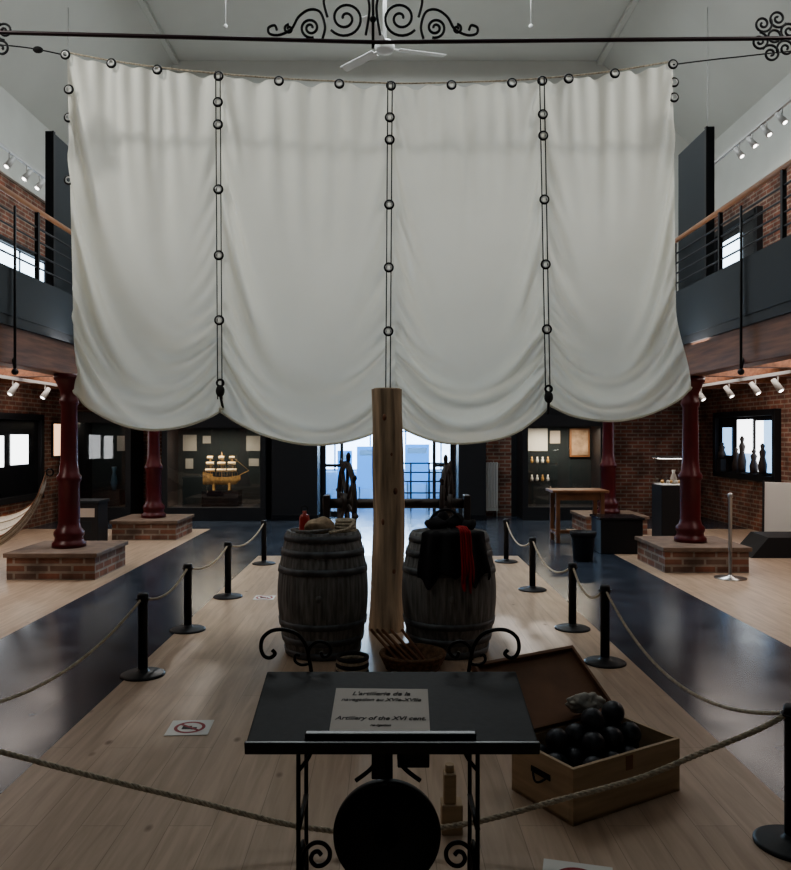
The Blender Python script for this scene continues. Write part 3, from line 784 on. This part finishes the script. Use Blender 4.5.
m=M('ceiling_fan'); fx,fy,fz=-.05,12.2,7.66
m.cyl((fx,fy,fz+.12),(fx,fy,9.04),.03,CAN); m.lathe([(.02,-.08),(.13,-.05),(.16,.02),(.12,.10),(.03,.13)],(fx,fy,fz),CAN,28)
for k in range(3):
    a=2*pi*k/3+.25; rt=Matrix.Translation((fx,fy,fz))@Matrix.Rotation(a,4,'Z')@Matrix.Rotation(.2,4,'X')
    m.box(.12,.26,-.02,.02,-.01,.01,CAN,.002,rt); m.box(.22,.98,-.08,.08,-.006,.006,CAN,.003,rt)
m.done()
for (x,y) in ((-2.5,12.0),(2.2,12.0)):
    m=M('hanging_cable'); m.cyl((x,y,7.9),(x,y,9.04),.010,CAN,8); m.sphere((x,y,7.9),.035,CAN,sub=2); m.done()

# ---------------------------------------------------------------- track lights
def spotcan(m,x,y,z,tx,ty,tz,r=.045):
    d=(Vector((tx,ty,tz))-Vector((x,y,z))).normalized(); p=Vector((x,y,z))
    m.cyl(p-d*.11,p+d*.07,r*.7,CAN,16,r); m.cyl(p+d*.068,p+d*.074,r*.62,LAMP,16)
    m.cyl(p,p+Vector((0,0,.16)),.01,CAN,8)
def track(x,y0,y1,z,ys,side):
    m=M('track_light'); m.box(x-.02,x+.02,y0,y1,z+.14,z+.18,CAN)
    for y in ys: spotcan(m,x,y,z,x+side*.5,y-.7,z-1.2)
    return m
def hang(m,x,ys,z0,z1):
    for y in ys: m.cyl((x,y,z0),(x,y,z1),.008,CAN,6)
m=track(5.0,9.2,12.4,5.62,[9.9,10.3,10.7,11.1],1); hang(m,5.0,(9.4,12.2),5.8,8.30); m.done()
m=track(-5.0,9.2,12.4,5.2,[10.3,10.8,11.2],-1); hang(m,-5.0,(9.4,12.2),5.38,8.30); m.done()
m=track(4.9,8.6,13.4,2.22,[9.2,9.8,10.4,11.2,12.2],1); hang(m,4.9,(8.8,13.2),2.39,2.615); m.done()
m=track(-5.1,8.6,13.4,2.22,[9.6,10.6,11.6,12.6],-1); hang(m,-5.1,(8.8,13.2),2.39,2.615); m.done()

# ---------------------------------------------------------------- display cases
def case(x0,x1,y0,y1,z1,name='display_case',fr=.1,plinth=.25,back=CASEB):
    c=M(name)
    c.box(x0,x1,y0,y1,0,plinth,BLACK,.005); c.box(x0,x1,y0,y1,z1-.12,z1,BLACK,.005)
    c.box(x0,x1,y1-.03,y1,plinth,z1-.12,back)
    for x in (x0,x1-fr): c.box(x,x+fr,y0,y1-.03,plinth,z1-.12,BLACK)
    c.box(x0+fr,x1-fr,y0+.02,y0+.026,plinth,z1-.12,GLASS)
    c.box(x0+fr,x1-fr,y0-.002,y0+.02,z1-.20,z1-.115,BLACK)
    for k in range(5): c.lathe([(.025,0),(.03,.012),(.01,.014)],(x0+fr+.1+(x1-x0-2*fr-.2)*k/4,y0+.3,z1-.135),LAMP,12)
    return c
c=case(-4.25,-2.30,14.65,15.45,1.95)
for (xa,xb,za,zb) in ((-4.05,-3.78,1.3,1.62),(-3.66,-3.5,1.45,1.6),(-2.80,-2.5,1.3,1.6),(-2.75,-2.55,1.0,1.15),(-4.0,-3.85,.95,1.15)):
    c.box(xa,xb,15.405,15.42,za,zb,LABEL)
c.box(-3.55,-2.85,14.85,15.25,.25,.55,BLACKG,.01)
c.done()
s=M('model_ship'); X0,Yc,Z0=-3.2,15.02,.66
def hull(u,v):
    x=-.36+.72*u; w=.085*math.sin(pi*min(1,.08+u*.92))**.6*(1-.3*u)
    sheer=.05*(2*u-1)**2+ (.05 if u<.25 else 0)
    a=pi*v; top=.14+sheer
    return Vector((X0+x,Yc-w*math.cos(a),Z0+top-(top-.0)*math.sin(a)**.7*(1-.5*max(0,u-.85)/.15)))
s.grid(hull,36,16,GOLD)
s.grid(lambda u,v:Vector((X0-.35+.70*u,Yc+(v-.5)*.13*math.sin(pi*min(1,.08+u*.92))**.6,Z0+.13+.05*(2*u-1)**2)),20,4,GOLD)
s.cyl((X0+.34,Yc,Z0+.18),(X0+.52,Yc,Z0+.27),.008,GOLD,8)
for mx,mh in ((-.22,.40),(0,.52),(.2,.44)):
    s.cyl((X0+mx,Yc,Z0+.1),(X0+mx,Yc,Z0+.12+mh),.008,GOLD,8,.004)
    for k,(zz,wd) in enumerate(((.12,.09),(.25,.075),(.36,.05))):
        if zz<mh-.02:
            s.cyl((X0+mx-wd,Yc-.05,Z0+.14+zz+.05),(X0+mx+wd,Yc+.05,Z0+.14+zz+.05),.005,GOLD,6)
            s.grid(lambda u,v,wd=wd,zz=zz,mx=mx:Vector((X0+mx+(u-.5)*2*wd*(.85+.15*v),Yc-.02-.03*math.sin(pi*v)+(u-.5)*.09,Z0+.14+zz+.05-.06*v)),8,6,GSAIL)
    for sg in (-1,1):
        s.cyl((X0+mx+sg*.1,Yc+.06*sg,Z0+.17),(X0+mx,Yc,Z0+.1+mh),.003,GOLD,5); s.cyl((X0+mx+sg*.06,Yc-.06*sg,Z0+.17),(X0+mx,Yc,Z0+.1+mh),.003,GOLD,5)
s.cyl((X0+.52,Yc,Z0+.27),(X0+.2,Yc,Z0+.54),.003,GOLD,5); s.cyl((X0-.36,Yc,Z0+.24),(X0-.22,Yc,Z0+.50),.003,GOLD,5)
for dx in (-.15,.15): s.box(X0+dx-.02,X0+dx+.02,Yc-.05,Yc+.05,.555,Z0+.03,GOLD)
s.done()
c=case(2.55,4.12,14.75,15.45,1.98)
for z in (.7,1.05): c.box(2.65,3.35,15.0,15.42,z,z+.02,GLASS)
for k in range(10):
    x=2.7+.065*(k%5)*1.6; z=(.72,1.07)[k//5]; c.lathe([(.025,0),(.03,.05),(.015,.09),(.02,.12)],(x,15.2,z),WHITE if k%3 else GOLD,12)
c.box(2.75,3.15,15.40,15.42,1.3,1.75,WHITE); c.box(3.2,3.4,15.4,15.42,1.45,1.7,PAPER)
c.box(3.58,3.98,15.37,15.42,1.18,1.75,HANDW,.01); c.box(3.62,3.94,15.36,15.37,1.22,1.71,PAINTG)
c.box(3.2,3.22,15.38,15.42,.5,.6,PAPER); c.done()
c=case(-5.95,-4.85,14.7,15.45,2.05)
c.box(-5.35,-5.2,15.40,15.42,1.3,1.6,LABEL); c.lathe([(.04,0),(.07,.15),(.03,.35),(.05,.45)],(-5.3,15.1,.25+.3),BOTT,16); c.box(-5.45,-5.15,14.95,15.25,.25,.55,BLACK); c.done()
p=M('information_stand'); p.box(-4.65,-4.2,11.3,11.7,0,.62,BLACK,.01); p.box(-4.67,-4.18,11.28,11.72,.62,.66,SLATEP,.005)
p.box(-4.6,-4.25,11.295,11.3,.42,.55,PAPER); p.box(-4.6,-4.3,11.294,11.3,.2,.36,SLATEP); p.done()
t=M('oak_table'); TX0,TX1,TY0,TY1=2.44,3.28,11.55,12.1
t.box(TX0,TX1,TY0,TY1,.75,.79,TABLEW,.008)
for x in (TX0+.06,TX1-.12):
    for y in (TY0+.04,TY1-.1): t.box(x,x+.06,y,y+.06,0,.75,TABLEW,.006)
t.box(TX0+.06,TX1-.06,TY0+.05,TY0+.07,.64,.75,TABLEW); t.box(TX0+.06,TX1-.06,TY1-.07,TY1-.05,.64,.75,TABLEW); t.box(TX0+.06,TX1-.06,TY0+.25,TY0+.31,.12,.17,TABLEW)
t.box(TX0+.06,TX0+.12,TY0+.1,TY1-.1,.12,.17,TABLEW); t.box(TX1-.12,TX1-.06,TY0+.1,TY1-.1,.12,.17,TABLEW); t.done()
p=M('black_plinth'); p.box(2.88,3.45,10.55,11.05,0,.46,BLACK,.01); p.box(2.86,3.47,10.53,11.07,.46,.49,BLACKG,.004); p.done()
p=M('glass_vitrine'); p.box(3.86,4.28,11.0,11.42,0,.90,BLACK,.008); p.box(3.89,4.25,11.03,11.39,.90,.905,WHITE)
for (a,b,c_,d_) in ((3.87,4.27,11.01,11.015),(3.87,4.27,11.40,11.405),(3.87,3.875,11.01,11.405),(4.265,4.27,11.01,11.405)): p.box(a,b,c_,d_,.9,1.28,GLASS)
p.box(3.86,4.28,11.0,11.42,1.28,1.30,BLACK,.004); p.box(3.9,4.24,11.15,11.3,1.27,1.28,LAMP)
for k in range(5): p.sphere((3.95+.06*k,11.2+.03*(-1)**k,.94),.028,CLOTHW if k%2 else GOLD,sub=2)
p.lathe([(.03,0),(.05,.08),(.02,.16),(.03,.2)],(4.12,11.25,.905),CLOTHW,14)
p.done()
b=M('waste_bin'); b.lathe([(.12,0),(.15,.34),(.16,.35),(.16,.37),(.145,.37),(.115,.02),(.01,.015)],(2.50,10.0,0),BLACK,32)
b.lathe([(.150,.30),(.165,.34),(.166,.375),(.148,.375),(.143,.33)],(2.50,10.0,0),CLOTHB,32,rmod=lambda k:1+.02*math.sin(k*2.1)); b.done()
r=M('wall_radiator')
for k in range(5): r.box(1.90+.055*k,1.945+.055*k,15.34,15.44,.18,1.08,WHITE,.012)
r.box(1.9,2.17,15.36,15.42,.12,.18,WHITE); r.cyl((1.92,15.39,0),(1.92,15.39,.18),.012,WHITE); r.cyl((2.15,15.39,0),(2.15,15.39,.18),.012,WHITE); r.done()
w=M('sandwich_board')
mm=Matrix.Translation((5.50,10.9,0))@Matrix.Rotation(-.5,4,'Z')
w.box(-.25,.25,0,.02,.05,.95,WHITE,.004,mm@Matrix.Rotation(-.18,4,'X')); w.box(-.25,.25,.0,.02,.05,.95,WHITE,.004,mm@Matrix.Translation((0,.36,0))@Matrix.Rotation(.18,4,'X'))
for x in (-.25,.22): w.box(x,x+.03,-.01,.03,0,.98,BLACK,0,mm@Matrix.Rotation(-.18,4,'X'))
w.done()
w=M('floor_ramp'); 
vs=[(4.75,10.2,0),(5.6,10.2,0),(5.6,10.75,0),(4.75,10.75,0),(5.0,10.25,.26),(5.6,10.25,.26),(5.6,10.75,.28),(5.0,10.75,.28)]
bv=[w.bm.verts.new(v_) for v_ in vs]; i=w.mi(BLACK)
for fc in ((3,2,1,0),(4,5,6,7),(0,1,5,4),(1,2,6,5),(2,3,7,6),(3,0,4,7)): w.bm.faces.new([bv[k] for k in fc])
w.done()
h=M('net_hammock')
A=Vector((-3.92,8.95,1.18)); Bp=Vector((-WX+.03,9.2,1.45))
def hm(u,v):
    p=A.lerp(Bp,u); sag=1.08*(4*u*(1-u))**.58; q=(v-.5)*2; wd=math.sin(pi*u)**.5
    return Vector((p.x,p.y+q*wd*.34,p.z-sag+.40*(abs(q)**1.5)*wd*(.15 if q<0 else 1.0)+.01*math.sin(v*50)*wd))
h.grid(hm,60,40,HAMM)
for k in range(13):
    v_=k/12; h.tube([hm(u/40,v_)+Vector((0,-.004,.003)) for u in range(41)],.006,TABLEW if k%3==0 else ROPE,5)
h.torus((-3.88,8.95,1.18),.04,.01,IRON); h.done(fixn=False)

# ---------------------------------------------------------------- lights
def area(name,loc,size,sy,e,col,tgt=None):
    l=bpy.data.lights.new(name,'AREA'); l.shape='RECTANGLE'; l.size=size; l.size_y=sy; l.energy=e; l.color=col
    o=bpy.data.objects.new(name,l); o.location=loc; scene.collection.objects.link(o)
    if tgt is not None: o.rotation_euler=(Vector(tgt)-Vector(loc)).to_track_quat('-Z','Y').to_euler()
    return o
def spot(name,loc,tgt,e,col,ang=50,blend=.6,rad=.08):
    l=bpy.data.lights.new(name,'SPOT'); l.energy=e; l.color=col; l.spot_size=math.radians(ang); l.spot_blend=blend; l.shadow_soft_size=rad
    o=bpy.data.objects.new(name,l); o.location=loc; o.rotation_euler=(Vector(tgt)-Vector(loc)).to_track_quat('-Z','Y').to_euler(); scene.collection.objects.link(o)
area('ceiling_light_rear',(0,11.5,8.8),5,5,410,(.90,.96,.98))
area('ceiling_light_front',(0,2.5,8.8),4,3,28,(.88,.96,1.0))
area('doorway_daylight',(0,WY+3.4,2.0),2.4,1.4,240,(.60,.81,1.0),(0,8,0))
spot('sail_spot',(-4.9,4.9,6.6),(-1.0,7.2,3.7),400,(1,.99,.92),62,.9,.12)
spot('sail_spot_b',(4.9,4.9,6.6),(1.4,7.2,4.0),280,(1,.99,.92),62,.9,.12)
for (px_,tx,ty) in ((-2.3,-1.53,5.9),(-2.3,-1.51,5.45),(-2.3,-1.48,5.0),(-2.3,-1.45,4.55),(-2.3,-1.41,4.1),(-2.0,-1.25,5.2),(-2.0,-1.23,4.8),(-2.0,-1.20,4.4)):
    spot('floor_spot',(px_,13.9,4.2),(tx,ty,0),330,(1,.93,.87),2.1,1.0,.04)
for (px_,tx,ty) in ((2.2,1.00,6.7),(2.2,1.03,6.3),(2.2,1.06,5.9),(2.2,1.30,6.5),(2.2,1.34,6.1)):
    spot('floor_spot',(px_,14.0,4.2),(tx,ty,0),330,(1,.93,.87),2.1,1.0,.04)
for (x,y) in ((-5.1,9.0),(4.9,9.0)):
    area('gallery_downlight',(x,y,2.58),.8,7.5,85,(1,.89,.80),(x,y,0))
for x in (-5.2,5.2):
    area('ceiling_fill',(x,9.0,2.95),.5,9,95,(1.0,.99,.96),(x*.8,9.0,9))  # unseen strips added on the galleries to brighten the ceiling
for (x,y,z,e) in ((-3.25,14.75,1.72,22),(3.3,14.85,1.75,24),(-5.4,14.8,1.85,3)):
    area('case_light',(x,y,z),1.2,.1,e,(1,.86,.64))
spot('track_beam',(5.0,10.5,5.5),(6.2,12,4.6),70,(1,.9,.8),90)
spot('track_beam_b',(-5.0,10.8,5.1),(-6.2,12,4.6),70,(1,.9,.8),90)
spot('track_beam_c',(4.9,11.2,2.2),(6.2,13.0,1.0),45,(1,.82,.65),100)
spot('track_beam_d',(-5.1,11.6,2.2),(-6.2,13.5,1.0),35,(1,.82,.65),100)
spot('hammock_fill',(-4.9,7.4,2.3),(-4.9,9.1,.6),35,(1,.9,.8),70)  # added spot, away from any track, to brighten the hammock
wd=bpy.data.worlds.new('world'); scene.world=wd; wd.use_nodes=True
wd.node_tree.nodes['Background'].inputs[0].default_value=(.5,.65,.85,1); wd.node_tree.nodes['Background'].inputs[1].default_value=.5

# ---------------------------------------------------------------- camera
cam=bpy.data.cameras.new('camera'); cam.sensor_fit='HORIZONTAL'; cam.sensor_width=36; cam.lens=36*780/791
cam.shift_x=.0095; cam.shift_y=.001
co=bpy.data.objects.new('camera',cam); co.location=(0,0,1.6); co.rotation_euler=(pi/2,0,0); scene.collection.objects.link(co); scene.camera=co
try: scene.view_settings.look='AgX - Medium High Contrast'
except Exception as e: print(e)
